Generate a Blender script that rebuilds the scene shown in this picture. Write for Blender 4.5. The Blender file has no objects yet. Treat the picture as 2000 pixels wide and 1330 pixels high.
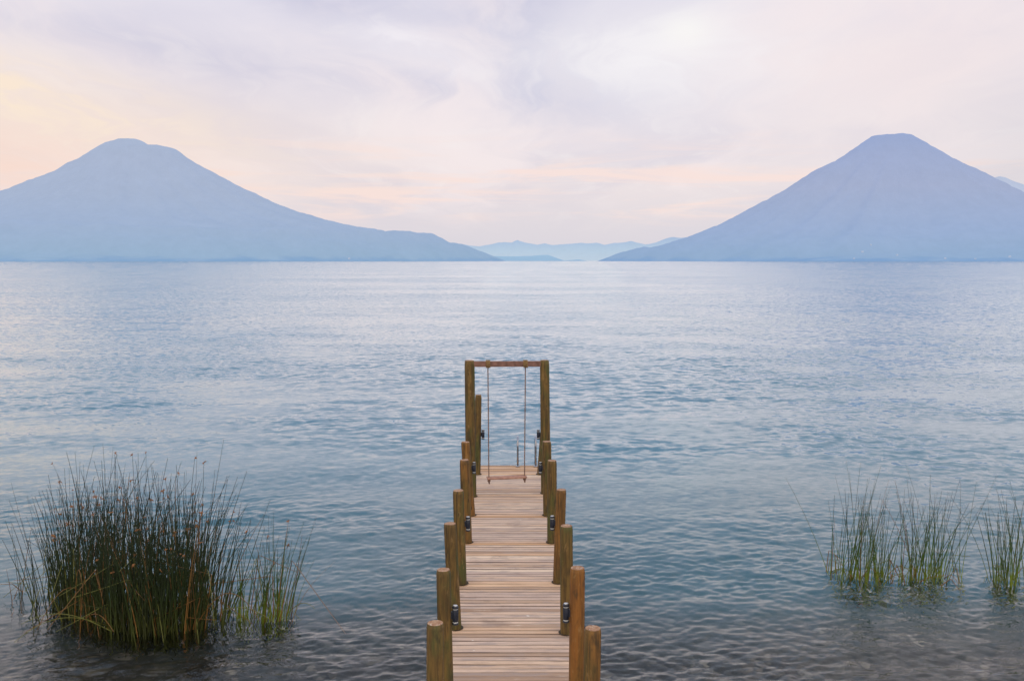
import bpy, bmesh, math, random
import numpy as np
from mathutils import Vector, Matrix, noise as mnoise

random.seed(11)
rng = np.random.default_rng(7)
scene = bpy.context.scene
col = scene.collection
R = math.radians

# ------------------------------------------------------------------ helpers
def link(name, mesh, mats=None, parent=None):
    o = bpy.data.objects.new(name, mesh)
    col.objects.link(o)
    if mats:
        for m in (mats if isinstance(mats, (list, tuple)) else [mats]):
            mesh.materials.append(m)
    if parent:
        o.parent = parent
    return o

def obj(name, bm, mats, parent=None, smooth=True):
    me = bpy.data.meshes.new(name)
    bm.normal_update()
    bm.to_mesh(me)
    bm.free()
    if smooth:
        me.shade_smooth()
    return link(name, me, mats, parent)

def thing(name, loc=(0, 0, 0), rz=0.0):
    o = bpy.data.objects.new(name, None)
    col.objects.link(o)
    o.empty_display_size = 0.2
    o.location = loc
    o.rotation_euler = (0, 0, rz)
    return o

def tag(o, label=None, cat=None, group=None, kind=None):
    if label: o["label"] = label
    if cat: o["category"] = cat
    if group: o["group"] = group
    if kind: o["kind"] = kind
    return o

def box(bm, c, s, rot=None, bevel=0.0):
    m = Matrix.Translation(c)
    if rot is not None:
        m = m @ rot
    m = m @ Matrix.Diagonal((s[0], s[1], s[2], 1))
    r = bmesh.ops.create_cube(bm, size=1.0, matrix=m)
    if bevel > 0:
        es = list({e for v in r["verts"] for e in v.link_edges})
        bmesh.ops.bevel(bm, geom=es, offset=bevel, segments=1, affect='EDGES')
    return r["verts"]

def tube(bm, pts, radii, n=8, cap=True):
    """swept tube through pts"""
    pts = [Vector(p) for p in pts]
    if not isinstance(radii, (list, tuple)):
        radii = [radii] * len(pts)
    rings = []
    ref = None
    for i, p in enumerate(pts):
        if i == 0: t = pts[1] - p
        elif i == len(pts) - 1: t = p - pts[i - 1]
        else: t = pts[i + 1] - pts[i - 1]
        t.normalize()
        if ref is None:
            ref = Vector((1, 0, 0)) if abs(t.x) < 0.8 else Vector((0, 1, 0))
        a = (ref - t * ref.dot(t)).normalized()
        b = t.cross(a)
        ref = a
        rings.append([bm.verts.new(p + (a * math.cos(2 * math.pi * k / n) + b * math.sin(2 * math.pi * k / n)) * radii[i]) for k in range(n)])
    for i in range(len(rings) - 1):
        for k in range(n):
            bm.faces.new((rings[i][k], rings[i][(k + 1) % n], rings[i + 1][(k + 1) % n], rings[i + 1][k]))
    if cap:
        bm.faces.new(list(reversed(rings[0])))
        bm.faces.new(rings[-1])
    return rings

# ------------------------------------------------------------------ node helpers
class NT:
    def __init__(self, tree):
        self.t = tree; self.n = tree.nodes; self.l = tree.links
    def new(self, typ, **kw):
        n = self.n.new(typ)
        for k, v in kw.items():
            setattr(n, k, v)
        return n
    def set(self, sock, v):
        if isinstance(v, bpy.types.NodeSocket): self.l.new(v, sock)
        elif v is not None: sock.default_value = v
    def math(self, op, a, b=None, c=None, clamp=False):
        n = self.new('ShaderNodeMath', operation=op, use_clamp=clamp)
        self.set(n.inputs[0], a); self.set(n.inputs[1], b)
        if c is not None: self.set(n.inputs[2], c)
        return n.outputs[0]
    def vmath(self, op, a, b=None):
        n = self.new('ShaderNodeVectorMath', operation=op)
        self.set(n.inputs[0], a)
        if b is not None: self.set(n.inputs[1], b)
        return n.outputs['Value'] if op in ('DOT_PRODUCT', 'LENGTH', 'DISTANCE') else n.outputs[0]
    def scale(self, a, s):
        n = self.new('ShaderNodeVectorMath', operation='SCALE')
        self.set(n.inputs[0], a); self.set(n.inputs['Scale'], s)
        return n.outputs[0]
    def noise(self, vec, scale, detail=2.0, rough=0.5, dist=0.0):
        n = self.new('ShaderNodeTexNoise')
        self.set(n.inputs['Vector'], vec)
        n.inputs['Scale'].default_value = scale
        n.inputs['Detail'].default_value = detail
        n.inputs['Roughness'].default_value = rough
        n.inputs['Distortion'].default_value = dist
        return n
    def mapping(self, vec, scale=(1, 1, 1), rot=(0, 0, 0), loc=(0, 0, 0)):
        n = self.new('ShaderNodeMapping')
        self.set(n.inputs['Vector'], vec)
        n.inputs['Scale'].default_value = scale
        n.inputs['Rotation'].default_value = rot
        n.inputs['Location'].default_value = loc
        return n.outputs[0]
    def ramp(self, fac, stops, interp='LINEAR'):
        n = self.new('ShaderNodeValToRGB')
        cr = n.color_ramp
        cr.interpolation = interp
        while len(cr.elements) < len(stops):
            cr.elements.new(0.5)
        for e, (p, c) in zip(cr.elements, stops):
            e.position = p
            e.color = (*c, 1) if len(c) == 3 else c
        self.set(n.inputs[0], fac)
        return n.outputs[0]
    def mix(self, fac, a, b, blend='MIX'):
        n = self.new('ShaderNodeMix', data_type='RGBA', blend_type=blend)
        self.set(n.inputs[0], fac)
        self.set(n.inputs[6], (*a, 1) if isinstance(a, tuple) else a)
        self.set(n.inputs[7], (*b, 1) if isinstance(b, tuple) else b)
        return n.outputs[2]
    def smooth(self, v, lo, hi, a=0.0, b=1.0):
        n = self.new('ShaderNodeMapRange', interpolation_type='SMOOTHSTEP')
        self.set(n.inputs[0], v)
        n.inputs[1].default_value = lo; n.inputs[2].default_value = hi
        n.inputs[3].default_value = a; n.inputs[4].default_value = b
        return n.outputs[0]
    def sep(self, v):
        n = self.new('ShaderNodeSeparateXYZ'); self.set(n.inputs[0], v); return n.outputs
    def comb(self, x, y, z):
        n = self.new('ShaderNodeCombineXYZ')
        self.set(n.inputs[0], x); self.set(n.inputs[1], y); self.set(n.inputs[2], z)
        return n.outputs[0]

def material(name):
    m = bpy.data.materials.new(name)
    m.use_nodes = True
    t = NT(m.node_tree)
    b = m.node_tree.nodes['Principled BSDF']
    return m, t, b

def plain(name, c, rough=0.6, metal=0.0, var=0.15, scale=20):
    m, t, b = material(name)
    tc = t.new('ShaderNodeTexCoord').outputs['Object']
    n = t.noise(tc, scale, 3).outputs[0]
    dark = tuple(x * (1 - var) for x in c); lite = tuple(min(1, x * (1 + var)) for x in c)
    t.set(b.inputs['Base Color'], t.ramp(n, [(0.3, dark), (0.7, lite)]))
    b.inputs['Roughness'].default_value = rough
    b.inputs['Metallic'].default_value = metal
    return m

# ------------------------------------------------------------------ camera
F = 1750.0                      # focal length in photo pixels (2000 px wide)
HOR = 509.3
PITCH = math.atan((665 - HOR) / F)
ZD = 0.80                       # deck top above the water
ZC = ZD + 4.10                  # eye height
cam_d = bpy.data.cameras.new("camera")
cam = bpy.data.objects.new("camera", cam_d)
col.objects.link(cam)
cam.location = (0, 0, ZC)
cam.rotation_euler = (math.pi / 2 - PITCH, 0, 0)
cam_d.sensor_width = 36.0
cam_d.lens = 36.0 * F / 2000.0
cam_d.clip_start = 0.1
cam_d.clip_end = 60000
scene.camera = cam

def ray(px, py):
    x, y = px - 1000.0, 665.0 - py
    return Vector((x, F * math.cos(PITCH) + y * math.sin(PITCH), -F * math.sin(PITCH) + y * math.cos(PITCH)))
def on_z(px, py, z):            # where a sight line meets a level plane
    d = ray(px, py); t = (z - ZC) / d.z
    return Vector((d.x * t, d.y * t, z))
def on_y(px, py, Y):            # where it meets an upright plane at distance Y
    d = ray(px, py); t = Y / d.y
    return Vector((d.x * t, Y, ZC + d.z * t))

# ------------------------------------------------------------------ render settings
scene.render.engine = 'CYCLES'
scene.view_settings.view_transform = 'Standard'
scene.view_settings.look = 'None'
scene.view_settings.exposure = 0
scene.cycles.max_bounces = 8
scene.cycles.use_denoising = True
scene.cycles.sample_clamp_indirect = 6

# ------------------------------------------------------------------ world: veiled dawn sky
SUN_EL, SUN_AZ = R(50), R(11)
def build_world():
    w = bpy.data.worlds.new("World")
    scene.world = w
    w.use_nodes = True
    t = NT(w.node_tree)
    bg = w.node_tree.nodes['Background']
    d = t.new('ShaderNodeTexCoord').outputs['Generated']
    x, y, z = t.sep(d)
    zc = t.math('MAXIMUM', z, 0.0)
    az = t.math('ARCTAN2', x, y)
    base = t.ramp(zc, [(0.0, (.70, .68, .755)), (0.04, (.765, .715, .765)), (0.08, (.87, .78, .79)), (0.14, (.90, .82, .835)),
                       (0.21, (.87, .81, .855)), (0.29, (.79, .765, .87)), (0.42, (.47, .59, .80)), (0.60, (.29, .45, .68)), (1.0, (.26, .41, .62))])
    # projected cloud-layer coordinates: streaks foreshorten towards the horizon
    h = t.math('ADD', zc, 0.16)
    u = t.math('DIVIDE', x, h); v = t.math('DIVIDE', y, h)
    p = t.comb(u, v, 0.0)
    warp = t.scale(t.vmath('SUBTRACT', t.noise(p, 1.1, 3).outputs['Color'], (.5, .5, .5)), 0.9)
    pw = t.vmath('ADD', p, warp)
    n1 = t.noise(t.mapping(pw, scale=(1.0, 0.55, 1), rot=(0, 0, R(25)), loc=(5.4, 2.3, 0)), 0.95, 7, 0.55, 0.3).outputs[0]
    n2 = t.noise(t.mapping(pw, scale=(1.3, 0.5, 1), rot=(0, 0, R(-30)), loc=(1.2, 9.4, 0)), 1.3, 7, 0.56, 0.3).outputs[0]
    nf = t.noise(t.mapping(pw, scale=(1.6, 0.7, 1), rot=(0, 0, R(18))), 3.4, 6, 0.58, 0.4).outputs[0]
    pb = t.comb(t.math('MULTIPLY', az, 4.5), t.math('MULTIPLY', zc, 46.0), 2.6)
    n3 = t.noise(pb, 1.0, 5, 0.58, 0.6).outputs[0]
    low = t.smooth(zc, 0.02, 0.08)
    def blob(azc, zc0, wa, wz, tilt=0.0):
        da = t.math('SUBTRACT', az, azc)
        a = t.math('DIVIDE', da, wa)
        dz = t.math('SUBTRACT', t.math('SUBTRACT', z, zc0), t.math('MULTIPLY', da, tilt))
        b = t.math('DIVIDE', dz, wz)
        r2 = t.math('ADD', t.math('MULTIPLY', a, a), t.math('MULTIPLY', b, b))
        return t.math('EXPONENT', t.math('MULTIPLY', r2, -1.0))
    f1 = t.smooth(n1, 0.36, 0.64)
    # lilac cloud banks
    bank = t.math('ADD', blob(-0.215, 0.275, 0.11, 0.030, -0.30), t.math('MULTIPLY', blob(-0.42, 0.215, 0.24, 0.022, -0.10), 0.40))
    bank = t.math('ADD', bank, t.math('ADD', blob(-0.02, 0.185, 0.14, 0.026, -0.08), t.math('MULTIPLY', blob(0.01, 0.255, 0.07, 0.05), 0.8)))
    bank = t.math('ADD', bank, t.math('MULTIPLY', blob(0.60, 0.235, 0.14, 0.06), 0.5))
    lav = t.math('ADD', t.math('MULTIPLY', f1, 0.40), t.math('MULTIPLY', bank, t.smooth(nf, .34, .60, .30, 1.0)), clamp=True)
    c = t.mix(t.math('MULTIPLY', lav, t.math('MULTIPLY', low, 0.9)), base, (.57, .565, .725))
    wht = t.smooth(n2, 0.45, 0.66)
    c = t.mix(t.math('MULTIPLY', wht, t.math('MULTIPLY', low, 0.65)), c, (.97, .86, .86))
    c = t.mix(t.math('MULTIPLY', t.smooth(nf, 0.52, 0.70), t.math('MULTIPLY', low, 0.30)), c, (.96, .90, .89))
    c = t.mix(t.math('MULTIPLY', blob(-0.11, 0.225, 0.075, 0.022, -0.3), t.smooth(nf, .38, .6, .3, .85)), c, (.95, .90, .94))
    # low pink bands
    bnd = t.math('MULTIPLY', t.smooth(n3, 0.47, 0.66), t.math('MULTIPLY', t.smooth(zc, 0.03, 0.06), t.smooth(zc, 0.15, 0.09)))
    c = t.mix(t.math('MULTIPLY', bnd, 0.9), c, (.985, .785, .73))
    # warm glow on the left, greyer lilac on the right
    g2 = blob(-0.62, 0.10, 0.30, 0.06)
    c = t.mix(t.math('MULTIPLY', g2, t.smooth(nf, .35, .6, .65, .95)), c, (.97, .73, .63))
    g1 = t.math('MULTIPLY', blob(-0.56, 0.165, 0.26, 0.040, -0.16), t.smooth(nf, 0.60, 0.40, 0.55, 1.15))
    c = t.mix(t.math('MULTIPLY', g1, 1.0, clamp=True), c, (1.0, .835, .68))
    g3 = blob(0.60, 0.09, 0.16, 0.09)
    c = t.mix(t.math('MULTIPLY', g3, 0.6), c, (.68, .665, .71))
    g4 = t.math('MULTIPLY', blob(0.38, 0.20, 0.16, 0.06), 0.55)
    c = t.mix(g4, c, (.94, .80, .79))
    # the sun behind the veil
    s1 = blob(0.187, 0.238, 0.030, 0.018)
    s2 = t.math('MULTIPLY', blob(0.15, 0.215, 0.15, 0.055), t.smooth(nf, .35, .6, .6, 1.0))
    c = t.mix(t.math('MULTIPLY', s2, 0.9), c, (.955, .925, .945))
    c = t.mix(t.math('MULTIPLY', s1, 0.75), c, (1.0, .975, .945))
    # unseen sky behind the viewer, brightened and warmed to light deck and posts
    back = t.math('MULTIPLY', t.smooth(y, 0.15, -0.7), t.smooth(z, -0.02, 0.25))
    c = t.mix(back, c, (1.65, 1.44, 1.18))
    # clear-air sky above the cloud sheet
    sky = t.new('ShaderNodeTexSky', sky_type='NISHITA', sun_disc=False)
    sky.sun_elevation = SUN_EL
    sky.sun_rotation = SUN_AZ
    skyc = t.mix(1.0, sky.outputs[0], (.06, .06, .06), 'MULTIPLY')
    c = t.mix(0.06, c, skyc)
    t.set(bg.inputs['Color'], c)
    bg.inputs['Strength'].default_value = 1.0
build_world()

sun_d = bpy.data.lights.new("sun", 'SUN')
sun_d.energy = 0.6
sun_d.angle = R(120)
sun_d.color = (1.0, 0.93, 0.85)
sun = bpy.data.objects.new("sun", sun_d)
col.objects.link(sun)
sd = Vector((math.sin(SUN_AZ) * math.cos(SUN_EL), math.cos(SUN_AZ) * math.cos(SUN_EL), math.sin(SUN_EL)))
sun.rotation_euler = sd.to_track_quat('Z', 'Y').to_euler()
sun.location = (0, 0, 30)

# ------------------------------------------------------------------ water
def bed_depth(y):
    return np.interp(y, [0, 6, 9, 11, 12.5, 14.5, 18, 24, 35, 60, 120], [-.10, -.25, -.38, -.55, -.80, -1.3, -2.2, -3.6, -5.5, -7, -9])

def build_water():
    FK = 896.0 * ZC
    rows_px = np.concatenate([np.arange(1150, 640, -2.2), np.arange(640, 40, -0.62), np.arange(40, 6, -0.5), np.array([5, 4, 3, 2.2, 1.5, 1.0, 0.7, 0.45, 0.3, 0.2, 0.12])])
    d = FK / rows_px
    tx = np.linspace(-1.1, 1.1, 1700)
    D, T = np.meshgrid(d, tx, indexing='ij')
    X = D * T; Y = D
    sp = np.gradient(d)[:, None] * np.ones_like(T)          # row spacing
    spx = D * (tx[1] - tx[0])
    Z = np.zeros_like(X)
    micro2 = np.zeros_like(X)
    # patches of ruffled and calm water
    def lowf(lam, k, ax):
        A = np.zeros_like(X)
        for _ in range(k):
            th = rng.uniform(0, 2 * math.pi); l = lam * rng.uniform(.7, 1.6)
            A += np.sin(2 * math.pi * (X * math.cos(th) / ax + Y * math.sin(th)) / l + rng.uniform(0, 6.28))
        return A / math.sqrt(k / 2)
    patch = 0.92 + 0.24 * lowf(3.2, 9, 1.8) + 0.38 * lowf(9, 7, 1.8) + 0.25 * lowf(30, 6, 2.2)
    patch = np.clip(patch, 0.22, 1.9)
    patch = 0.9 + (patch - 0.9) * np.clip(40 / D, .35, 1)
    comps = []
    bands = [(0.065, 0.13, 40, .055), (0.13, 0.25, 46, .070), (0.25, 0.5, 40, .045), (0.5, 1.2, 28, .026), (1.2, 2.6, 18, .0155), (2.6, 6.0, 12, .009), (6, 16, 6, .004)]
    for lo, hi, n, srms in bands:
        for _ in range(n):
            lam = lo * (hi / lo) ** rng.random()
            spread = 40 if lam < .5 else (28 if lam < 1.2 else 20)
            th = R(-90 + 14 + rng.normal(0, spread))
            comps.append((lam, th, srms * math.sqrt(2.0 / n), rng.uniform(0, 2 * math.pi)))
    for lam, th, s, ph in comps:
        k = 2 * math.pi / lam
        ky = abs(math.sin(th)) / lam; kx = abs(math.cos(th)) / lam
        q = np.maximum(sp * ky, spx * kx)                    # cycles per cell
        wgt = np.clip((0.30 - q) / 0.14, 0, 1)
        pw = patch if lam < 2.6 else 1.0
        Z += (s / k) * wgt * pw * np.sin(k * (X * math.cos(th) + Y * math.sin(th)) + ph)
        micro2 += (1 - wgt ** 2) * s * s * 0.5 * np.where(lam < 2.6, patch, 1.0) ** 2
    nr, nc = X.shape
    co = np.stack([X, Y, Z], -1).reshape(-1, 3).astype(np.float32)
    idx = np.arange(nr * nc).reshape(nr, nc)
    q = np.stack([idx[:-1, :-1], idx[:-1, 1:], idx[1:, 1:], idx[1:, :-1]], -1).reshape(-1, 4)
    me = bpy.data.meshes.new("lake_water")
    me.vertices.add(len(co)); me.vertices.foreach_set("co", co.ravel())
    me.loops.add(q.size); me.loops.foreach_set("vertex_index", q.ravel().astype(np.int32))
    me.polygons.add(len(q))
    me.polygons.foreach_set("loop_start", np.arange(0, q.size, 4, dtype=np.int32))
    me.polygons.foreach_set("loop_total", np.full(len(q), 4, dtype=np.int32))
    me.update(calc_edges=True)
    at = me.attributes.new("micro", 'FLOAT', 'POINT')
    at.data.foreach_set("value", np.sqrt(micro2).ravel().astype(np.float32))
    me.shade_smooth()
    m = bpy.data.materials.new("lake_water")
    m.use_nodes = True
    t = NT(m.node_tree)
    t.n.remove(t.n['Principled BSDF'])
    out = t.n['Material Output']
    geo = t.new('ShaderNodeNewGeometry')
    P = geo.outputs['Position']
    a = t.new('ShaderNodeAttribute', attribute_name="micro").outputs['Fac']
    def slopes(scale, st, detail):
        n = t.noise(t.mapping(P, scale=st), scale, detail, 0.55).outputs['Color']
        return t.vmath('SUBTRACT', n, (0.5, 0.5, 0.5))
    s_mid = slopes(3.2, (0.7, 1.0, 1.0), 2)
    s_fine = slopes(9.0, (0.6, 1.0, 1.0), 2)
    big = t.noise(t.mapping(P, scale=(0.010, 0.030, 1)), 1.0, 3, 0.55).outputs[0]
    amp = t.math('MULTIPLY', a, t.smooth(big, 0.36, 0.64, 3.2, 6.6))
    s = t.vmath('ADD', t.scale(s_mid, amp), t.scale(s_fine, 0.18))
    s = t.vmath('MULTIPLY', s, (0.8, 1.0, 0.0))
    s = t.vmath('ADD', s, t.comb(0.0, t.math('MULTIPLY', a, -0.32), 0.0))     # facets turned to the shore show most
    nrm = t.vmath('NORMALIZE', t.vmath('ADD', geo.outputs['Normal'], s))
    gl = t.new('ShaderNodeBsdfGlass')
    gl.inputs['IOR'].default_value = 1.42
    gl.inputs['Roughness'].default_value = 0.03
    gl.inputs['Color'].default_value = (.97, .985, 1.0, 1)
    t.set(gl.inputs['Normal'], nrm)
    t.l.new(gl.outputs[0], out.inputs['Surface'])
    o = link("lake_water", me, m)
    tag(o, kind='structure', label="rippled blue grey lake water reaching the far volcanoes")

    # lake bed: pebbles by the shore, falling away into deep teal water
    ys = np.concatenate([np.linspace(2, 16, 60), np.linspace(17, 130, 40), np.array([400, 2000, 14000, 40000])])
    bm = bmesh.new()
    prev = None
    for yv in ys:
        half = max(30.0, yv * 1.5)
        row = []
        for i in range(41):
            xv = (i / 20 - 1) * half
            zv = float(bed_depth(yv)) + 0.05 * mnoise.noise(Vector((xv * .5, yv * .5, 0)))
            row.append(bm.verts.new((xv, yv, zv)))
        if prev:
            for i in range(40):
                bm.faces.new((prev[i], prev[i + 1], row[i + 1], row[i]))
        prev = row
    m, t, b = material("lake_bed_pebbles")
    P = t.new('ShaderNodeNewGeometry').outputs['Position']
    z = t.sep(P)[2]
    vo = t.new('ShaderNodeTexVoronoi'); t.set(vo.inputs['Vector'], P); vo.inputs['Scale'].default_value = 6.0
    n = t.noise(P, 1.2, 4).outputs[0]
    stone = t.ramp(t.sep(vo.outputs['Color'])[0], [(0.0, (.035, .031, .028)), (0.5, (.09, .078, .062)), (0.8, (.15, .128, .098)), (1.0, (.30, .26, .20))])
    edge = t.smooth(vo.outputs['Distance'], 0.25, 0.55, 1.0, 0.25)
    stone = t.mix(1.0, stone, edge, 'MULTIPLY')
    vo2 = t.new('ShaderNodeTexVoronoi'); t.set(vo2.inputs['Vector'], P); vo2.inputs['Scale'].default_value = 2.3
    stone = t.mix(t.smooth(t.sep(vo2.outputs['Color'])[1], .70, .72, 0, .8), stone, t.mix(t.smooth(vo2.outputs['Distance'], .25, .5), (.15, .13, .10), (.03, .028, .024)))
    stone = t.mix(t.smooth(n, 0.38, 0.62, 0.0, 0.9), stone, (.028, .030, .022))
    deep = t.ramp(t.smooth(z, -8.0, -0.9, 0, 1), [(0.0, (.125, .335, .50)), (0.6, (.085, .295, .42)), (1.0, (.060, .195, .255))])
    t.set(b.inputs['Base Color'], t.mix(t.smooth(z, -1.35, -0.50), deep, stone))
    b.inputs['Roughness'].default_value = 0.9
    o = obj("lake_bed", bm, m)
    tag(o, kind='structure', label="stony lake bed under the shallows by the shore")
build_water()

# ------------------------------------------------------------------ volcanoes and hills
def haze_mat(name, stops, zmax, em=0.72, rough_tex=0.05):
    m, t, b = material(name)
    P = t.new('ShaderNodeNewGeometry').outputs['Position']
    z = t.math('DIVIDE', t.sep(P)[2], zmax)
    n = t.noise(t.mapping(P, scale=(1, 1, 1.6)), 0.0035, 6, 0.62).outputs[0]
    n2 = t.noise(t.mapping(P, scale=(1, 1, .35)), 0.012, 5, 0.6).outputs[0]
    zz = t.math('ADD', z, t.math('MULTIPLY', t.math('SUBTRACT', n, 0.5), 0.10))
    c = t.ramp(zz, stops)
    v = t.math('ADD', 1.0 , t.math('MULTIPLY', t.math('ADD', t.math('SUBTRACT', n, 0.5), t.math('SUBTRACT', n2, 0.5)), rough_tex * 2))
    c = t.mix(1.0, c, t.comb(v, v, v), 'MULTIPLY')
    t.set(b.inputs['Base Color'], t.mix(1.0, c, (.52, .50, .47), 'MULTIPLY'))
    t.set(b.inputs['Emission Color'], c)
    b.inputs['Emission Strength'].default_value = em  # aerial haze painted in as a glow of the surface itself
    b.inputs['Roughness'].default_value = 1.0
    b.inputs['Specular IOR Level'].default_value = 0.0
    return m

def fbm(x, y, lam, oct=4, seed=0.0):
    s, a = 0.0, 1.0
    for k in range(oct):
        s += a * mnoise.noise(Vector((x / lam, y / lam, seed + k * 7.3)))
        a *= 0.5; lam *= 0.5
    return s

class Volcano:
    def __init__(self, peak_px, left, right, D, squash, crater=0):
        self.D = D
        self.cx = on_y(peak_px, 500, D).x
        conv = lambda pts: [(abs(on_y(p, 500, D).x - self.cx), max(-30.0, on_y(p, y, D).z)) for p, y in pts]
        self.L = sorted(conv(left)); self.Rr = sorted(conv(right))
        self.sq = squash
        self.seed = peak_px * .013
        self.rmaxL = self.L[-1][0]; self.rmaxR = self.Rr[-1][0]
    def height(self, x, y):
        dx, dy = x - self.cx, (y - self.D) / self.sq
        r = math.hypot(dx, dy)
        zl = np.interp(r, [p[0] for p in self.L], [p[1] for p in self.L])
        zr = np.interp(r, [p[0] for p in self.Rr], [p[1] for p in self.Rr])
        k = 0.5 + 0.5 * dx / r if r > 1 else 0.5
        k = k * k * (3 - 2 * k)
        h = float(zl * (1 - k) + zr * k)
        ang = math.atan2(dy, dx)
        off = abs(math.sin(ang)) ** 0.7
        g = mnoise.noise(Vector((math.cos(ang) * 5, math.sin(ang) * 5, self.seed))) + .6 * mnoise.noise(Vector((math.cos(ang) * 12, math.sin(ang) * 12, self.seed + 3)))
        h += off * g * 68 * min(1.0, max(0, r - 450) / 700) * min(1, max(0, h / 150))
        h += (9 * fbm(x, y, 260, 4, self.seed) + 6 * mnoise.noise(Vector((x / 45, y / 90, self.seed)))) * min(1, max(0, h / 60))
        return h
    def build(self, name, mat, nx=560, ny=150):
        x0, x1 = self.cx - self.rmaxL, self.cx + self.rmaxR
        ymax = self.D + max(self.rmaxL, self.rmaxR) * self.sq
        ymin = self.D - max(self.rmaxL, self.rmaxR) * self.sq
        bm = bmesh.new(); prev = None
        for j in range(ny):
            yy = ymin + (ymax - ymin) * j / (ny - 1)
            row = []
            for i in range(nx):
                xx = x0 + (x1 - x0) * i / (nx - 1)
                row.append(bm.verts.new((xx, yy, self.height(xx, yy))))
            if prev:
                for i in range(nx - 1):
                    if max(prev[i].co.z, prev[i + 1].co.z, row[i].co.z, row[i + 1].co.z) > -5:
                        bm.faces.new((prev[i], prev[i + 1], row[i + 1], row[i]))
            prev = row
        bmesh.ops.delete(bm, geom=[v for v in bm.verts if not v.link_faces], context='VERTS')
        return obj(name, bm, mat)

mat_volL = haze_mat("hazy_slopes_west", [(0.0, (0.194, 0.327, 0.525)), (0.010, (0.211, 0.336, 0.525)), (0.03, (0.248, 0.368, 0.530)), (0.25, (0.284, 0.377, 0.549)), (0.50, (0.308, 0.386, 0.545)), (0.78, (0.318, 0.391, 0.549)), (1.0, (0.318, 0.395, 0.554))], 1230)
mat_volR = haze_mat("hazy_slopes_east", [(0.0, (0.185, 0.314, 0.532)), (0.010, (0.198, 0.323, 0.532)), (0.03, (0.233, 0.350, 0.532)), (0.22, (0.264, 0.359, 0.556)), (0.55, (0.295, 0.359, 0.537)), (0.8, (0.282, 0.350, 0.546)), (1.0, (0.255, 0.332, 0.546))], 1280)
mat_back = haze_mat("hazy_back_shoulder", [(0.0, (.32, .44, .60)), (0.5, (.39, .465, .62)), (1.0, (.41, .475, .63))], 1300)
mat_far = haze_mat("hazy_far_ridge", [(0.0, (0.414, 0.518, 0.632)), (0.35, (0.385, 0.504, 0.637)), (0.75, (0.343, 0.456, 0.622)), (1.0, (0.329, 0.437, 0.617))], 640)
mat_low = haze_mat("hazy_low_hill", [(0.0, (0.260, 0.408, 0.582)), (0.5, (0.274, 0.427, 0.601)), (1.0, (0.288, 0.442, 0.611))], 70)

volL = Volcano(257,
    [(257, 270.5), (240, 271), (215, 280), (190, 293), (165, 311), (140, 322), (120, 336), (90, 347), (60, 359), (30, 374), (0, 382), (-60, 402), (-140, 424), (-240, 444), (-360, 462), (-520, 490), (-640, 512)],
    [(257, 270.5), (272, 271), (285, 276), (303, 286), (335, 287), (350, 292), (370, 309), (400, 326), (430, 342), (450, 354), (475, 367), (500, 377), (540, 397), (580, 412), (620, 424), (660, 434), (700, 443), (735, 448), (750, 455), (780, 457), (800, 455), (843, 455.5), (855, 461), (880, 474), (905, 478), (925, 485), (950, 494), (988, 510), (1000, 513)],
    9000, 0.55)
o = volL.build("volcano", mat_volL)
tag(o, kind='structure', label="hazy blue volcano with a notched double summit on the left shore")
volR = Volcano(1752,
    [(1752, 260.5), (1745, 261), (1725, 265), (1715, 263.5), (1695, 266), (1675, 280), (1650, 299), (1625, 315), (1585, 335), (1560, 350), (1530, 371), (1500, 388), (1450, 414), (1400, 440), (1375, 450), (1340, 464), (1300, 477), (1270, 484), (1250, 484), (1240, 487), (1200, 498), (1168, 510), (1150, 514)],
    [(1752, 260.5), (1762, 261), (1775, 265), (1800, 280), (1825, 296), (1850, 312), (1880, 326), (1905, 338), (1935, 354), (1970, 373), (2000, 388), (2080, 412), (2200, 432), (2350, 468), (2500, 500), (2580, 514)],
    9000, 0.55)
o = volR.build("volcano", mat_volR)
tag(o, kind='structure', label="hazy blue volcano with a single blunt cone on the right shore")

def ridge(name, pts, D, mat, depth, label, base=-20, jag=4):
    xs = [on_y(p, 500, D).x for p, y in pts]; zs = [on_y(p, y, D).z for p, y in pts]
    n = 260
    bm = bmesh.new(); prof = [(-1, 0), (-.75, .16), (-.5, .42), (-.25, .76), (0, 1), (.3, .7), (.7, .3), (1, 0)]
    rows = []
    for j, (dy, k) in enumerate(prof):
        row = []
        for i in range(n):
            x = xs[0] + (xs[-1] - xs[0]) * i / (n - 1)
            z = float(np.interp(x, xs, zs)) + jag * fbm(x, 0, 220, 4, D)
            kk = k * (1 + (0.25 * fbm(x, dy * depth, 900, 3, D) if 0 < abs(dy) < 1 else 0))
            row.append(bm.verts.new((x, D + dy * depth, base + (z - base) * kk)))
        rows.append(row)
    for a, b in zip(rows, rows[1:]):
        for i in range(n - 1):
            bm.faces.new((a[i], a[i + 1], b[i + 1], b[i]))
    o = obj(name, bm, mat)
    tag(o, kind='structure', label=label)
    return o

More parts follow.
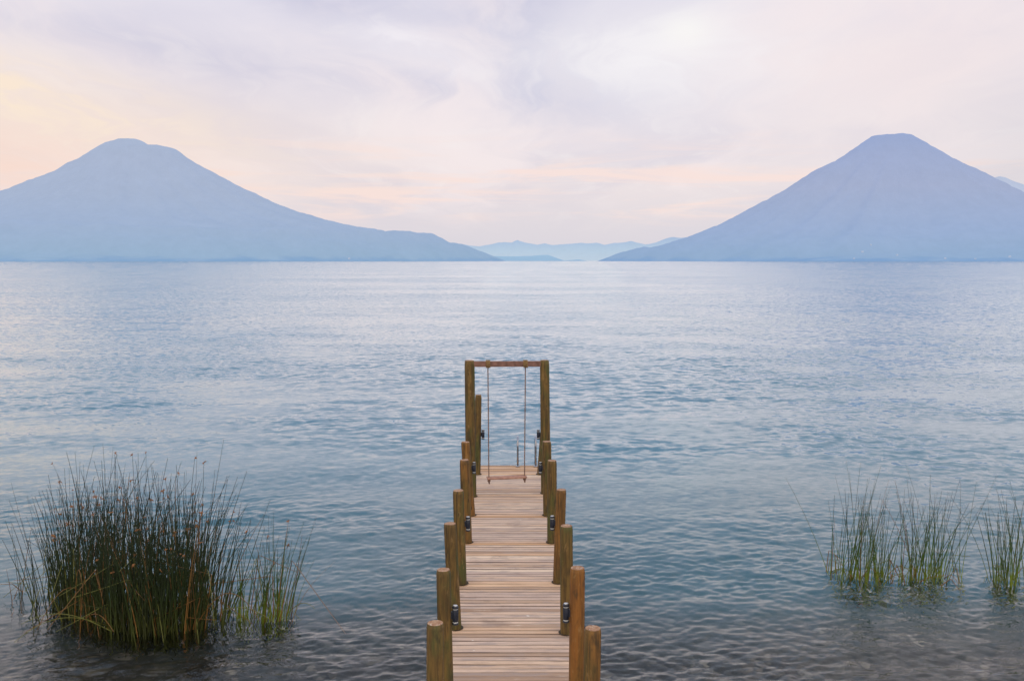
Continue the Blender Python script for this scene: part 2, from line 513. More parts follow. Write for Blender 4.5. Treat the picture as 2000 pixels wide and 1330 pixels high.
ridge("hills", [(780, 492), (870, 481), (905, 478), (935, 481.5), (950, 479), (975, 474), (987, 473), (1000, 474), (1010, 469), (1025, 474), (1050, 478), (1065, 476), (1080, 479), (1130, 475), (1165, 475), (1180, 478), (1200, 475), (1215, 474), (1232, 471), (1260, 478), (1280, 474), (1300, 466), (1315, 463), (1330, 465), (1350, 462), (1420, 470), (1500, 480)],
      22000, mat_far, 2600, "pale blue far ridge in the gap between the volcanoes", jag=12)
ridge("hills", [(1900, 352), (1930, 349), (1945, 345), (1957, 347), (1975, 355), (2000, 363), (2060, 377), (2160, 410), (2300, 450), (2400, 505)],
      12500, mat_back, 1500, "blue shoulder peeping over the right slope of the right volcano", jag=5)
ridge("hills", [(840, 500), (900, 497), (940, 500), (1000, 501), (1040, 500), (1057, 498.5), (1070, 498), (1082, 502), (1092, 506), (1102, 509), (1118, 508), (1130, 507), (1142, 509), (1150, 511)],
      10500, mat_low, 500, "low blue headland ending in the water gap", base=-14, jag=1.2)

# tiny pale houses of the far villages
mat_wall = haze_mat("hazy_far_plaster", [(0, (.36, .43, .55)), (1, (.36, .43, .55))], 500)
mat_roof = haze_mat("hazy_far_roof", [(0, (.36, .43, .58)), (1, (.36, .43, .58))], 500)
def house(px, yfrac, w, label):
    # walk the ground in from the shore until it is the wanted height above the water
    vol = volR if px > 1100 else volL
    x = on_y(px, 505, vol.D * .75).x
    y = vol.D - 3000 * vol.sq * 2
    zt = yfrac
    yy = vol.D * 0.5
    for k in range(400):
        yy += 12
        xx = x * yy / (vol.D * .75)
        if vol.height(xx, yy) >= zt: break
    z0 = vol.height(xx, yy)
    r = thing("house", (xx, yy, z0 - 2), random.uniform(-.4, .4))
    tag(r, label, "house", "houses dotted along the far shore")
    bm = bmesh.new(); box(bm, (0, 0, w * .3), (w, w * .7, w * .6)); obj("wall", bm, mat_wall, r, False)
    bm = bmesh.new()
    a = [bm.verts.new((sx * w * .55, sy * w * .42, w * .6 + .05)) for sx, sy in ((-1, -1), (1, -1), (1, 1), (-1, 1))]
    b = [bm.verts.new((sx * w * .55, 0, w * .9)) for sx in (-1, 1)]
    for f in ((a[0], a[1], b[1], b[0]), (a[2], a[3], b[0], b[1]), (a[1], a[2], b[1]), (a[3], a[0], b[0]), (a[3], a[2], a[1], a[0])):
        bm.faces.new(f)
    obj("roof", bm, mat_roof, r, False)
HOUSES = [(1684, 70, 17, "pale speck of a house halfway up the foot of the right volcano"),
          (1700, 130, 13, "highest tiny pale house on the lower slope of the right volcano"),
          (1752, 45, 15, "tiny pale house low below the summit of the right volcano"),
          (1668, 16, 13, "tiny pale house at the waterline left of the right volcano's summit"),
          (1846, 18, 14, "tiny pale house at the waterline on the right part of the far shore"),
          (1905, 14, 12, "tiny pale house by the water near the right end of the far shore"),
          (1972, 30, 15, "tiny pale house above the water nearest the right edge of the photo"),
          (682, 14, 15, "tiny pale house at the waterline below the left volcano's right slope")]
for h in HOUSES: house(*h)

# ------------------------------------------------------------------ jetty materials
def post_mat(name, main, alt, moss, moss_amt):
    m, t, b = material(name)
    tc = t.new('ShaderNodeTexCoord').outputs['Object']
    rnd = t.new('ShaderNodeObjectInfo').outputs['Random']
    off = t.vmath('ADD', tc, t.comb(t.math('MULTIPLY', rnd, 37.0), t.math('MULTIPLY', rnd, 11.0), 0))
    g = t.noise(t.mapping(off, scale=(26, 26, 1.6)), 1.0, 5, 0.6, 0.8).outputs[0]
    blot = t.noise(t.mapping(off, scale=(5, 5, 1.6)), 1.0, 4, 0.6).outputs[0]
    c = t.mix(t.smooth(g, 0.35, 0.65), main, alt)
    c = t.mix(t.math('MULTIPLY', t.smooth(blot, 0.45, 0.65), moss_amt), c, moss)
    crack = t.noise(t.mapping(off, scale=(40, 40, 0.9)), 1.0, 3, 0.5, 0.3).outputs[0]
    c = t.mix(t.smooth(crack, 0.63, 0.70, 0, .85), c, (.02, .014, .008))
    mot = t.noise(t.mapping(off, scale=(14, 14, 5)), 1.0, 4, .65).outputs[0]
    c = t.mix(t.smooth(mot, .50, .72, 0, .7), c, (.035, .024, .010))
    c = t.mix(t.smooth(mot, .42, .28, 0, .45), c, (.34, .21, .08))
    spot = t.new('ShaderNodeTexVoronoi'); t.set(spot.inputs['Vector'], t.mapping(off, scale=(9, 9, 3.2))); spot.inputs['Scale'].default_value = 1.0
    c = t.mix(t.smooth(spot.outputs['Distance'], 0.13, 0.07, 0, .8), c, (.045, .026, .012))
    t.set(b.inputs['Base Color'], c)
    b.inputs['Roughness'].default_value = 0.75
    bp = t.new('ShaderNodeBump'); bp.inputs['Strength'].default_value = 0.5; bp.inputs['Distance'].default_value = 0.012
    t.set(bp.inputs['Height'], t.math('SUBTRACT', g, t.math('MULTIPLY', t.smooth(crack, 0.6, 0.7), 1.0)))
    t.set(b.inputs['Normal'], bp.outputs[0])
    return m
MP = {'olive': post_mat("olive_brown_log", (0.1763, 0.1040, 0.0252), (0.0731, 0.0424, 0.0111), (0.062, 0.074, 0.0170), .85),
      'brown': post_mat("brown_log", (0.2322, 0.1080, 0.0222), (0.0989, 0.0480, 0.0111), (0.0817, 0.0680, 0.0163), .6),
      'orange': post_mat("orange_brown_log", (0.2580, 0.1024, 0.0163), (0.1462, 0.0576, 0.0104), (0.1376, 0.0800, 0.0148), .5)}
def endgrain():
    m, t, b = material("log_end_grain")
    tc = t.new('ShaderNodeTexCoord').outputs['Object']
    rnd = t.new('ShaderNodeObjectInfo').outputs['Random']
    off = t.vmath('ADD', tc, t.comb(t.math('MULTIPLY', rnd, 37.0), t.math('MULTIPLY', rnd, 11.0), 0))
    n = t.noise(off, 26, 4, .6).outputs[0]
    r = t.math('SINE', t.math('MULTIPLY', t.vmath('LENGTH', t.vmath('MULTIPLY', tc, (1, 1, 0))), 520.0))
    c = t.ramp(n, [(0.25, (.13, .06, .03)), (0.5, (.38, .20, .11)), (0.75, (.55, .40, .28))])
    c = t.mix(t.smooth(r, -1, 1, 0, .25), c, (.16, .08, .04))
    c = t.mix(t.smooth(t.noise(off, 60, 2).outputs[0], .62, .68, 0, .8), c, (.75, .70, .64))
    t.set(b.inputs['Base Color'], c); b.inputs['Roughness'].default_value = .8
    return m
M_END = endgrain()
def deck_mat():
    m, t, b = material("weathered_deck_boards")
    tc = t.new('ShaderNodeTexCoord').outputs['Object']
    tone = t.new('ShaderNodeAttribute', attribute_name="tone").outputs['Fac']
    warm = t.new('ShaderNodeAttribute', attribute_name="warm").outputs['Fac']
    sh = t.comb(t.math('MULTIPLY', tone, 60.0), 0, 0)
    v = t.vmath('ADD', tc, sh)
    g = t.noise(t.mapping(v, scale=(2.2, 60, 60)), 1.0, 5, .6, .6).outputs[0]
    bl = t.noise(t.mapping(v, scale=(2.6, 9, 9)), 1.0, 4, .6).outputs[0]
    c = t.ramp(tone, [(0.0, (.38, .245, .170)), (0.2, (.62, .43, .31)), (0.45, (.73, .53, .41)), (0.65, (.56, .42, .36)), (0.8, (.70, .53, .43)), (1.0, (.88, .69, .54))])
    c = t.mix(t.smooth(g, .42, .72, 0, .55), c, (.25, .155, .11))
    c = t.mix(t.smooth(bl, .46, .68, 0, .65), c, (.37, .295, .275))
    c = t.mix(t.smooth(bl, .40, .28, 0, .5), c, (.66, .54, .45))
    st = t.noise(t.mapping(tc, scale=(2.0, 3.5, 1)), 1.0, 5, .62).outputs[0]
    c = t.mix(t.smooth(st, .56, .72, 0, .55), c, (.27, .19, .155))
    c = t.mix(t.smooth(t.noise(tc, 9.0, 2).outputs[0], .74, .80, 0, .7), c, (.82, .76, .70))
    c = t.mix(warm, c, (.68, .37, .16))
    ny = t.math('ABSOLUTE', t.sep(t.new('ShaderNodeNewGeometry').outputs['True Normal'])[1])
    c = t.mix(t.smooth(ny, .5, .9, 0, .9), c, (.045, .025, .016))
    t.set(b.inputs['Base Color'], c); b.inputs['Roughness'].default_value = .72
    bp = t.new('ShaderNodeBump'); bp.inputs['Strength'].default_value = .35; bp.inputs['Distance'].default_value = .006
    t.set(bp.inputs['Height'], g); t.set(b.inputs['Normal'], bp.outputs[0])
    return m
M_DECK = deck_mat()
M_BEAM = plain("purple_brown_timber", (.20, .105, .085), .75, var=.35, scale=14)
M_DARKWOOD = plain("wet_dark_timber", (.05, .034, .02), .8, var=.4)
M_ROPE = plain("brown_rope", (.20, .125, .10), .9, var=.4, scale=120)
M_TWINE = plain("tan_twine", (.26, .165, .075), .9, var=.35, scale=120)
M_SEAT = plain("reddish_seat_board", (.38, .20, .145), .7, var=.3, scale=18)
M_LAMP = plain("blue_black_lamp_body", (.012, .017, .034), .38, var=.2)
M_SILVER = plain("dull_silver", (.62, .63, .66), .35, .6, var=.08)
M_GLASS = plain("frosted_lamp_glass", (.62, .64, .66), .3, var=.05)
M_CHROME = plain("polished_steel", (.34, .35, .39), .08, 1.0, var=.04)

# ------------------------------------------------------------------ jetty
jetty = thing("jetty", (0, 7.0, 0))
tag(jetty, "narrow weathered wooden jetty with log posts running out from the shore", "jetty")
AX0 = on_z(997.3, 1230, ZD); AX1 = on_z(993.8, 930, ZD)          # centre line of the walkway
AXD = (AX1 - AX0).normalized()
def axis_x(y): return AX0.x + (y - AX0.y) * AXD.x / AXD.y
jl = lambda v: Vector(v) - Vector((0, 7.0, 0))

Y_END = on_z(995, 908.5, ZD).y
HALF = 0.163 * 4.1
POST_Y = [on_z(995, q, ZD).y for q in (926, 966, 1006, 1059, 1138, 1230, 1352, 1510)]
def build_deck():
    bm = bmesh.new()
    tone = bm.faces.layers.float.new("tone"); warm = bm.faces.layers.float.new("warm")
    y = 3.2
    k = 0
    while y < Y_END - 0.02:
        w = random.choice((.074, .082, .082, .088))
        gap = random.choice((.006, .008, .011, .013, .017))
        if y + w > Y_END: w = Y_END - y
        hw = HALF + random.uniform(-.008, .008)
        cx = axis_x(y + w / 2) + random.uniform(-.006, .006)
        zz = ZD - .0175 + random.uniform(-.002, .002)
        nf = len(bm.faces)
        rot = Matrix.Rotation(random.gauss(0, .0022), 4, 'Z') @ Matrix.Rotation(random.gauss(0, .0018), 4, 'Y') @ Matrix.Rotation(random.gauss(0, .012), 4, 'X')
        box(bm, jl((cx, y + w / 2, zz)), (hw * 2, w, .035), rot, .003)
        tv = random.random()
        far = y > Y_END - .85
        near_post = min(abs(y - (pp - .06)) for pp in POST_Y) < .07
        wv = random.uniform(.25, .75) if far and random.random() < .8 else (random.uniform(.2, .5) if near_post or random.random() < .05 else 0.0)
        bm.faces.ensure_lookup_table()
        for f in bm.faces[nf:]:
            f[tone] = tv; f[warm] = wv
        y += w + gap; k += 1
    return obj("deck", bm, M_DECK, jetty, smooth=False)
build_deck()
for s in (-1, 1):
    bm = bmesh.new()
    a = Vector((axis_x(3.2) + s * .40, 3.2, ZD - .125)); b = Vector((axis_x(Y_END) + s * .40, Y_END - .03, ZD - .125))
    mid = (a + b) / 2; ang = math.atan2(-(b.x - a.x), b.y - a.y)
    box(bm, jl(mid), (.07, (b - a).length, .17), Matrix.Rotation(ang, 4, 'Z'), .004)
    obj("stringer", bm, M_DARKWOOD, jetty, False)

# posts: base on the deck and top as seen, radius, tone
def log(bm, base, top, r0, r1, zbot):
    ax = (top - base); ax_n = ax.normalized()
    low = base + ax_n * ((zbot - base.z) / ax_n.z)
    n = 22; ph = random.uniform(0, 6); rings = []
    hs = [0.0] + [k / 9 for k in range(1, 9)] + [.985, 1.0]
    L = (top - low)
    amp = [random.uniform(-.05, .05) for _ in range(4)]
    for hk in hs:
        p = low + L * hk
        r = r0 + (r1 - r0) * hk
        if hk == 1.0: r *= .90
        ring = []
        for k in range(n):
            a = 2 * math.pi * k / n
            rr = r * (1 + amp[0] * math.cos(2 * a + ph + hk) + amp[1] * .7 * math.cos(3 * a + ph * 2) + .018 * mnoise.noise(Vector((math.cos(a) * 2, math.sin(a) * 2, hk * 6 + ph))))
            ring.append(bm.verts.new((p.x + rr * math.cos(a), p.y + rr * math.sin(a), p.z + (amp[2] * .35 * rr * math.cos(a) if hk > .98 else 0))))
        rings.append(ring)
    for a, b in zip(rings, rings[1:]):
        for k in range(n):
            f = bm.faces.new((a[k], a[(k + 1) % n], b[(k + 1) % n], b[k])); f.smooth = True
    f = bm.faces.new(rings[-1]); f.material_index = 1
    f.smooth = False
    # end grain as a fan with a slight dish
    bmesh.ops.poke(bm, faces=[f])
    bm.faces.new(list(reversed(rings[0])))

H = 4.1
# side, base y px, top (x centre, y) px, diameter in px at top, tone, label
POSTS = [
    (-1, 926, (934.5, 771), 13, 'olive', None),
    (1, 926, (1067.5, 771), 13.5, 'olive', None),
    (-1, 969, (917.0, 704), 20.5, 'olive', "tall olive brown post at the left end of the swing beam"),
    (1, 963, (1063.5, 703.5), 18, 'olive', "tall olive brown post at the right end of the swing beam"),
    (-1, 1006, (909, 863), 18, 'brown', None),
    (1, 1006, (1067.8, 862), 18, 'olive', None),
    (-1, 1059, (907, 898), 19, 'brown', None),
    (1, 1059, (1078.2, 899), 19.5, 'olive', None),
    (-1, 1139, (895.2, 957.5), 23.5, 'olive', None),
    (1, 1137, (1096.2, 956), 20.5, 'brown', None),
    (-1, 1226, (879, 1022), 25.5, 'olive', None),
    (1, 1235, (1106.3, 1026.5), 26, 'olive', None),
    (-1, 1355, (866, 1112), 29, 'olive', "mossy green brown post second from the front on the left"),
    (1, 1350, (1128, 1108.5), 30, 'orange', "bright orange brown post second from the front on the right"),
    (-1, 1503, (850, 1216), 35, 'olive', "mossy green brown post at the front left corner"),
    (1, 1520, (1158, 1226), 34.5, 'brown', None),
]
post_info = []
for side, by, top_px, dia, tone, lab in POSTS:
    Yb = on_z(995, by, ZD).y
    top = on_y(top_px[0], top_px[1], Yb)
    r = dia * .5 * Yb / (F / math.cos(PITCH)) * 1.0
    inner = 0.134 * H
    if by < 975: inner = .139 * H
    base = Vector((axis_x(Yb) + side * (inner + r * 1.03), Yb, ZD))
    if by < 930: base.x = axis_x(Yb) + side * (.133 * H + r)
    bm = bmesh.new()
    zb = float(bed_depth(Yb)) - .15
    log(bm, jl(base), jl(top), r * 1.10, r * .985, zb)
    o = obj("post", bm, [MP[tone], M_END], jetty, smooth=False)
    if lab: o["label"] = lab
    post_info.append((side, base, top, r))

# flat dark rings laid on the boards as the shaded gap round each post
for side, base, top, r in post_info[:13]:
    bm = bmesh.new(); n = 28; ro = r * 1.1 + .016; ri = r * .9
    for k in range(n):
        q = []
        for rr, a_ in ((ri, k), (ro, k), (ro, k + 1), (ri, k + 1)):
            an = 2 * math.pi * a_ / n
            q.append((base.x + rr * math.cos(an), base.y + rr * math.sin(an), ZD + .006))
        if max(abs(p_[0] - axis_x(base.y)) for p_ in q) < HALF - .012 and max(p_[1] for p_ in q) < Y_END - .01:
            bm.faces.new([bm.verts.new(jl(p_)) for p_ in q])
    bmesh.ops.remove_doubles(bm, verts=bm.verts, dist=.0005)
    obj("gap_shade_ring", bm, M_DARKWOOD, jetty, False)
pL, pR = post_info[2], post_info[3]
# crossbeam of the swing
a = Vector((pL[2].x + pL[3] * .6, pL[2].y, pL[2].z - .062)); b = Vector((pR[2].x - pR[3] * .6, pR[2].y, pR[2].z - .062))
bm = bmesh.new()
dv = b - a
box(bm, jl((a + b) / 2), (dv.length, .075, .095), Matrix.Rotation(math.atan2(dv.y, dv.x), 4, 'Z') @ Matrix.Rotation(-math.asin(dv.z / dv.length), 4, 'Y'), .006)
o = obj("crossbeam", bm, M_BEAM, jetty, False)
# small joist ends by the posts
for i in range(4, 12, 2):
    y = post_info[i][1].y - .18
    bm = bmesh.new()
    box(bm, jl((axis_x(y), y, ZD - .30)), (HALF * 2 + .16, .09, .15), None, .004)
    obj("cross_joist", bm, M_DARKWOOD, jetty, False)

# ------------------------------------------------------------------ swing
YS = pL[1].y
swing = thing("swing", (axis_x(YS), YS, ZD + .3))
tag(swing, "plain plank swing on two ropes under the crossbeam over the jetty end", "swing")
sl = lambda v: Vector(v) - Vector((axis_x(YS), YS, ZD + .3))
YSW = YS
pl = on_y(955.0, 933.5, YSW - .08); pr = on_y(1024.6, 930.5, YSW + .02)
ctr = (pl + pr) / 2; dv = (pr - pl)
rot = Matrix.Rotation(math.atan2(dv.y, dv.x), 4, 'Z') @ Matrix.Rotation(-math.asin(dv.z / dv.length), 4, 'Y')
bm = bmesh.new()
box(bm, sl(ctr), (.70, .14, .022), rot @ Matrix.Rotation(R(4), 4, 'X'), .005)
obj("seat", bm, M_SEAT, swing, False)
def twisted_rope(bm, p0, p1, r):
    n = int((p1 - p0).length / .022)
    for ph in (0, 2.094, 4.189):
        pts = []
        for k in range(n + 1):
            c = p0.lerp(p1, k / n); a = ph + k * .85
            pts.append(c + Vector((math.cos(a), math.sin(a), 0)) * r * .45)
        tube(bm, pts, r * .62, 5)
for end, bx in ((pl, 952.7), (pr, 1026.3)):
    tx = on_y(bx, 711, YS).x
    k = (tx - a.x) / (b.x - a.x); tp = a.lerp(b, k)
    bm = bmesh.new()
    twisted_rope(bm, sl(tp + Vector((0, 0, -.05))), sl(end + Vector((0, 0, -.03))), .0100)
    rp = obj("rope", bm, M_ROPE, swing)
    bm = bmesh.new()
    for q in range(4):                                     # lashing round the beam
        xo = tp.x - .03 + .02 * q
        pts = []
        for s_ in range(17):
            an = 2 * math.pi * s_ / 16
            ca, sa = math.cos(an), math.sin(an)
            m_ = max(abs(ca) / .050, abs(sa) / .061)
            pts.append(sl((xo + .006 * s_ / 16, tp.y + ca / m_, tp.z + sa / m_)))
        tube(bm, pts, .009, 6)
    tube(bm, [sl(tp + Vector((-.035, -.052, -.03))), sl(tp + Vector((.0, -.062, 0.0))), sl(tp + Vector((.035, -.052, .03)))], .009, 6)
    obj("lashing", bm, M_TWINE, rp)
    bm = bmesh.new()
    bmesh.ops.create_uvsphere(bm, u_segments=12, v_segments=8, radius=1, matrix=Matrix.Translation(sl(end + Vector((0, 0, -.045)))) @ Matrix.Diagonal((.028, .028, .027, 1)))
    tube(bm, [sl(end + Vector((0, 0, -.06))), sl(end + Vector((.004, 0, -.085))), sl(end + Vector((.006, .002, -.105)))], [.016, .014, .008], 6)
    obj("knot", bm, M_ROPE, rp)

# ------------------------------------------------------------------ bathing ladder at the end
lad_y = Y_END - .14
ladder = thing("ladder", (axis_x(Y_END) + .24, Y_END, ZD))
tag(ladder, "polished steel bathing ladder with two hooped handrails at the jetty end", "ladder")
ll = lambda v: Vector(v) - Vector((axis_x(Y_END) + .24, Y_END, ZD))
for px in (1011.3, 1046.5):
    X = on_z(px, 912, ZD).x
    bm = bmesh.new()
    y0, y1, hgt = lad_y, Y_END + .22, .57
    pts = [(X, y0, ZD + .001), (X, y0, ZD + .2), (X, y0, ZD + hgt - .17)]
    rr = (y1 - y0) / 2
    for k in range(1, 12):
        an = math.pi * k / 12
        pts.append((X, (y0 + y1) / 2 - rr * math.cos(an), ZD + hgt - .17 + rr * math.sin(an)))
    pts += [(X, y1, ZD + hgt - .2), (X, y1, ZD - .3), (X, y1, -.9)]
    tube(bm, [ll(p) for p in pts], .0185, 10)
    o = obj("handrail", bm, M_CHROME, ladder)
    bm = bmesh.new()
    tube(bm, [ll((X, y0, ZD + .004)), ll((X, y0, ZD + .02)), ll((X, y0, ZD + .026))], [.045, .043, .024], 14)
    obj("flange", bm, M_CHROME, o)
xa, xb = on_z(1011.3, 912, ZD).x, on_z(1046.5, 912, ZD).x
for zz in (.35, .05, -.25, -.55):
    bm = bmesh.new()
    box(bm, ll(((xa + xb) / 2, Y_END + .22, zz)), (xb - xa - .03, .06, .025), None, .004)
    obj("rung", bm, M_CHROME, ladder, False)

# ------------------------------------------------------------------ post lamps
def lamp_bodies():
    def lathe(prof, n=18):
        bm = bmesh.new(); rings = []
        for r, z in prof:
            rings.append([bm.verts.new((r * math.cos(2 * math.pi * k / n), r * math.sin(2 * math.pi * k / n), z)) for k in range(n)])
        for a, b in zip(rings, rings[1:]):
            for k in range(n): bm.faces.new((a[k], a[(k + 1) % n], b[(k + 1) % n], b[k]))
        bm.faces.new(rings[-1]); bm.faces.new(list(reversed(rings[0])))
        return bm
    root = thing("post_lamp")
    obj("body", lathe([(.027, -.062), (.029, -.058), (.029, .050), (.027, .054)]), M_LAMP, root)
    obj("collar", lathe([(.024, .0545), (.024, .066)]), M_GLASS, root)
    obj("cap", lathe([(.031, .0665), (.031, .078), (.027, .086), (.016, .090)]), M_LAMP, root)
    obj("cap_disc", lathe([(.022, .0905), (.022, .0935), (.010, .0965)]), M_SILVER, root)
    obj("collar", lathe([(.024, -.0745), (.024, -.0625)]), M_GLASS, root)
    obj("base_ring", lathe([(.024, -.093), (.030, -.088), (.030, -.075)]), M_LAMP, root)
    bm = bmesh.new(); box(bm, (.034, 0, 0), (.030, .03, .07), None, .003)
    obj("bracket", bm, M_LAMP, root, False)
    return root
LAMPS = [(0, "small black lamp on the short post behind the swing frame's left post"),
         (1, "small black lamp beside the steel handrails by the swing frame's right post"),
         (4, "small black cylinder lamp just left of the swing seat's level"),
         (5, "small black cylinder lamp just right of the swing seat's level"),
         (8, "black cylinder lamp on the left posts, second nearest of the four there"),
         (9, "black cylinder lamp on the right posts, second nearest of the four there"),
         (12, "nearest black cylinder lamp on the left, beside the mossy green post"),
         (13, "nearest black cylinder lamp on the right, beside the bright orange brown post")]
proto = lamp_bodies()
for k, (pi_, lab) in enumerate(LAMPS):
    side, base, top, r = post_info[pi_]
    if k == 0: o = proto
    else:
        o = proto.copy(); col.objects.link(o)
        for ch in proto.children:
            c = ch.copy(); col.objects.link(c); c.parent = o
    hgt = .78
    kk = hgt / (top.z - base.z)
    c = base.lerp(top, kk)
    o.location = (c.x - side * (r + .036), c.y - .01, c.z)
    o.rotation_euler = (0, 0, 0 if side > 0 else math.pi)
    tag(o, lab, "lamp", "lamps on the inner sides of the jetty posts")

# ------------------------------------------------------------------ reeds
def reed_mat(name, low, mid, top, zt):
    m, t, b = material(name)
    P = t.new('ShaderNodeNewGeometry').outputs['Position']
    rp = t.new('ShaderNodeNewGeometry').outputs['Random Per Island']
    z = t.math('DIVIDE', t.sep(P)[2], zt)
    c = t.ramp(z, [(0.0, low), (0.3, mid), (1.0, top)])
    v = t.smooth(rp, 0, 1, .55, 1.5)
    t.set(b.inputs['Base Color'], t.mix(1.0, c, t.comb(v, v, v), 'MULTIPLY'))
    b.inputs['Roughness'].default_value = .55
    return m
M_REED = reed_mat("dark_reed", (.050, .062, .010), (.021, .038, .008), (.011, .022, .008), 1.6)
M_REED_L = reed_mat("fresh_reed", (.20, .26, .020), (.060, .120, .015), (.020, .042, .012), 1.2)
M_DRY = reed_mat("dry_reed", (.24, .115, .03), (.20, .10, .03), (.17, .10, .045), 1.8)
M_OLIVE = reed_mat("bent_reed", (.16, .17, .035), (.16, .17, .04), (.13, .13, .04), 1.8)
M_HEAD = plain("reed_flower", (.27, .125, .05), .9, var=.4, scale=60)

def stem_pts(base, h, lean, az, curve, n=6, bend=None):
    pts = []
    dx, dy = math.cos(az), math.sin(az)
    for k in range(n + 1):
        s = k / n
        out = lean * s + curve * s * s
        pts.append(Vector((base.x + dx * out * h, base.y + dy * out * h, base.z + h * s * (1 - .25 * (lean + curve) ** 2 * s))))
    return pts
def arc_stem(base, az, rise, reach, droop, n=12):
    """a stalk that leans out and hangs back to the water"""
    pts = []
    for k in range(n + 1):
        s = k / n
        pts.append(Vector((base.x + math.cos(az) * reach * s, base.y + math.sin(az) * reach * s, max(-.05, base.z + rise * math.sin(math.pi * min(1, s * droop)) + .0))))
    return pts
def tuft(bm, p, sc):
    for _ in range(random.randint(3, 6)):
        d = Vector((random.gauss(0, 1), random.gauss(0, 1), random.gauss(.2, .8))).normalized()
        tube(bm, [p, p + d * .022 * sc, p + d * .045 * sc + Vector((0, 0, -.006))], [.004 * sc, .009 * sc, .003 * sc], 5)

def clump(name, label, cat, tussocks, mat, group=None, dry=.12, heads=0.12, arcs=0, seeds=1, lean_bias=0.0, thick=1.0, jit=.085):
    """tussocks: (px, py, spread_x, spread_y, count, height, fan)"""
    random.seed(seeds)
    c0 = on_z(tussocks[0][0], tussocks[0][1], 0)
    root = thing(name, (c0.x, c0.y, 0))
    tag(root, label, cat, group)
    bs, bd = bmesh.new(), bmesh.new()
    tips = []
    for px, py, sx, sy, cnt, ht, fan in tussocks:
        c = on_z(px, py, 0)
        for _ in range(cnt):
            ox, oy = random.gauss(0, .45) * sx, random.gauss(0, .45) * sy
            b = Vector((c.x + ox, c.y + oy, -.12)) - Vector((c0.x, c0.y, 0))
            h = ht * .95 * min(1.32, max(.30, random.gauss(.83, .23))) + .12
            lx = fan * (ox / max(sx, .05)) * .42 + random.gauss(0, jit) + lean_bias
            ly = fan * (oy / max(sy, .05)) * .25 + random.gauss(0, .075)
            az = math.atan2(ly, lx); lean = math.hypot(lx, ly)
            r = random.uniform(.0038, .0072) * thick
            cur = random.uniform(-.02, .13) if random.random() < .9 else random.uniform(.15, .4)
            pts = stem_pts(b, h, lean, az, cur)
            pts.insert(0, Vector((b.x, b.y, -1.0)))
            if random.random() < .05:                       # snapped stalk
                k = random.randint(2, 4); p = pts[k]
                d = Vector((random.uniform(-1, 1), random.uniform(-1, .6), random.uniform(-.9, .1))).normalized()
                pts = pts[:k + 1] + [p + d * .04, p + d * h * random.uniform(.25, .5)]
            rad = [r * (1 - .72 * max(0, i - 1) / (len(pts) - 2)) for i in range(len(pts))]
            tube(bd if random.random() < dry else bs, pts, rad, 4, cap=False)
            if random.random() < heads and pts[-1].z > .8:
                tips.append(pts[-1])
    obj("stems", bs, mat, root)["kind"] = "stuff"
    if len(bd.verts):
        o = obj("dry_stems", bd, M_DRY, root); o["label"] = "dry orange brown stems"; o["kind"] = "stuff"
    for p in tips[:100]:
        bh = bmesh.new(); tuft(bh, p, random.uniform(.5, 1.0)); obj("seed_head", bh, M_HEAD, root)
    for q in range(arcs):
        px, py, sx, sy = random.choice(tussocks)[:4]
        c = on_z(px, py, 0)
        tall = 1.0 if heads else .42
        b = Vector((c.x - c0.x + random.uniform(-.5, .5) * sx, c.y - c0.y - .4 * sy + random.uniform(-.15, .3), 0.0))
        ba = bmesh.new()
        if random.random() < .45:                          # long arc hanging to the water
            az = random.uniform(-2.9, -.3)
            pts = arc_stem(b, az, random.uniform(.15, .9) * tall, random.uniform(.35, 1.3) * tall, random.uniform(.72, 1.02))
        else:                                              # snapped: upright foot, straight fallen end
            az = random.uniform(-3.3, .3)
            h = random.uniform(.15, .95) * tall
            k = b + Vector((random.gauss(0, .10), random.gauss(0, .06), h))
            L = random.uniform(.4, 1.1) * tall
            tip = k + Vector((math.cos(az) * L, math.sin(az) * L * .6, random.uniform(-1.0, .15) * L))
            tip.z = max(tip.z, -.02)
            pts = [b, b.lerp(k, .6), k, k.lerp(tip, .08) + Vector((0, 0, .01)), k.lerp(tip, .6), tip]
        tube(ba, pts, [.0068 * (1 - .6 * i / (len(pts) - 1)) for i in range(len(pts))], 5, cap=False)
        obj("bent_stem", ba, M_OLIVE if random.random() < .6 else M_DRY, root)
    return root

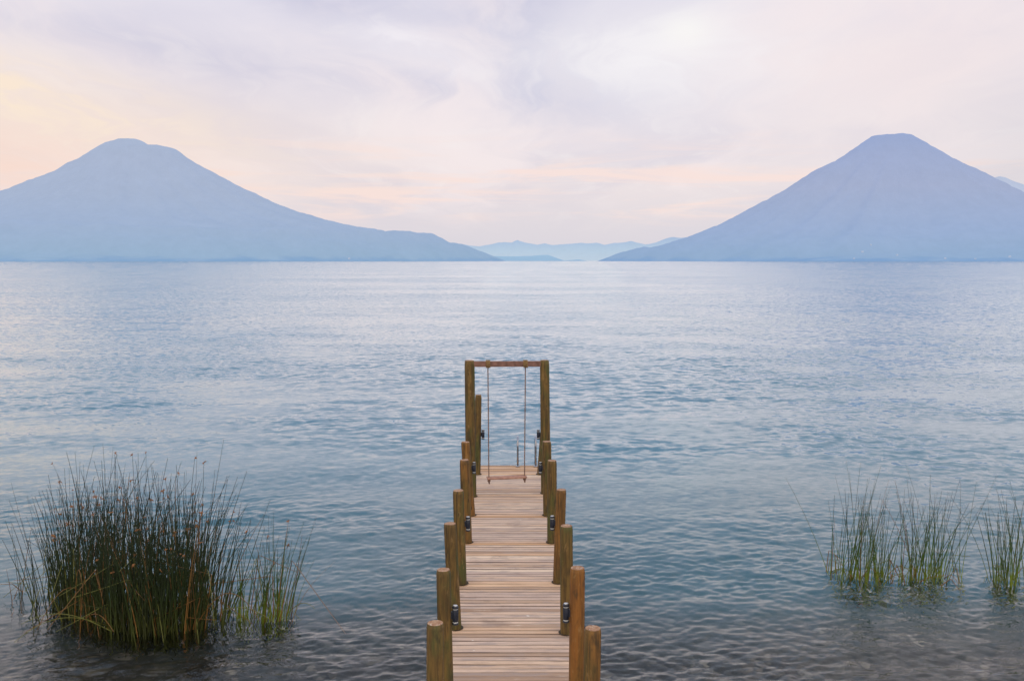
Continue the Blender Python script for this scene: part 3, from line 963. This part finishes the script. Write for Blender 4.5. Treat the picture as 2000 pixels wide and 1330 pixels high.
clump("reed_clump", "large dense dark green reed bed left of the jetty with drooping front stems", "reeds",
      [(122, 1168, .32, .4, 90, 1.45, .32), (160, 1200, .40, .4, 110, 1.62, .30), (180, 1150, .45, .5, 110, 1.72, .25), (225, 1218, .42, .35, 130, 1.66, .2),
       (262, 1155, .5, .5, 120, 1.78, .2), (295, 1228, .42, .35, 130, 1.62, .2), (335, 1165, .5, .5, 120, 1.72, .3), (362, 1225, .40, .35, 110, 1.55, .3),
       (398, 1190, .40, .4, 85, 1.50, .6)],
      M_REED, arcs=44, heads=.085, dry=.07, seeds=3, thick=1.3, jit=.095, lean_bias=.02)
clump("reed_clump", "thinner lower group of reeds at the right end of the big reed bed", "reeds",
      [(438, 1208, .10, .15, 12, .85, .4), (478, 1206, .16, .2, 30, 1.15, .3), (515, 1210, .16, .2, 28, 1.15, .3), (545, 1206, .18, .18, 36, 1.22, .5)],
      M_REED_L, arcs=9, heads=.03, dry=.10, seeds=5, lean_bias=.05)
clump("reed_sprig", "few separate thin stems at the far left of the big reed bed", "reeds",
      [(46, 1170, .10, .12, 5, .95, .4), (26, 1168, .06, .08, 2, .55, .6), (75, 1180, .10, .12, 3, .6, .5)], M_REED, arcs=2, heads=0, dry=.1, seeds=9)
clump("reed_clump", "sparse bright green reeds right of the jetty, fanned out over the water", "reeds",
      [(1622, 1122, .10, .12, 4, 1.35, 1.0), (1643, 1130, .10, .14, 12, 1.45, .6), (1664, 1128, .10, .14, 18, 1.55, .4), (1686, 1136, .13, .16, 26, 1.5, .3), (1716, 1132, .13, .16, 20, 1.4, .4),
       (1735, 1134, .2, .15, 9, 1.1, .5), (1765, 1133, .2, .15, 11, 1.25, .5), (1790, 1132, .13, .16, 22, 1.35, .4), (1818, 1135, .12, .16, 22, 1.4, .5), (1840, 1132, .12, .16, 16, 1.4, .9), (1874, 1131, .05, .1, 4, 1.5, .9)],
      M_REED_L, arcs=30, heads=.0, dry=.05, seeds=21, lean_bias=.03, thick=1.12, jit=.10)
clump("reed_clump", "small stand of green reeds cut by the right edge of the photo", "reeds",
      [(1946, 1138, .07, .15, 14, 1.40, .5), (1972, 1142, .12, .2, 26, 1.45, .4), (2005, 1140, .25, .2, 20, 1.45, .5), (2040, 1138, .25, .2, 18, 1.4, .6)],
      M_REED_L, arcs=5, heads=.0, dry=.06, seeds=33, lean_bias=.0, thick=1.3, jit=.085)
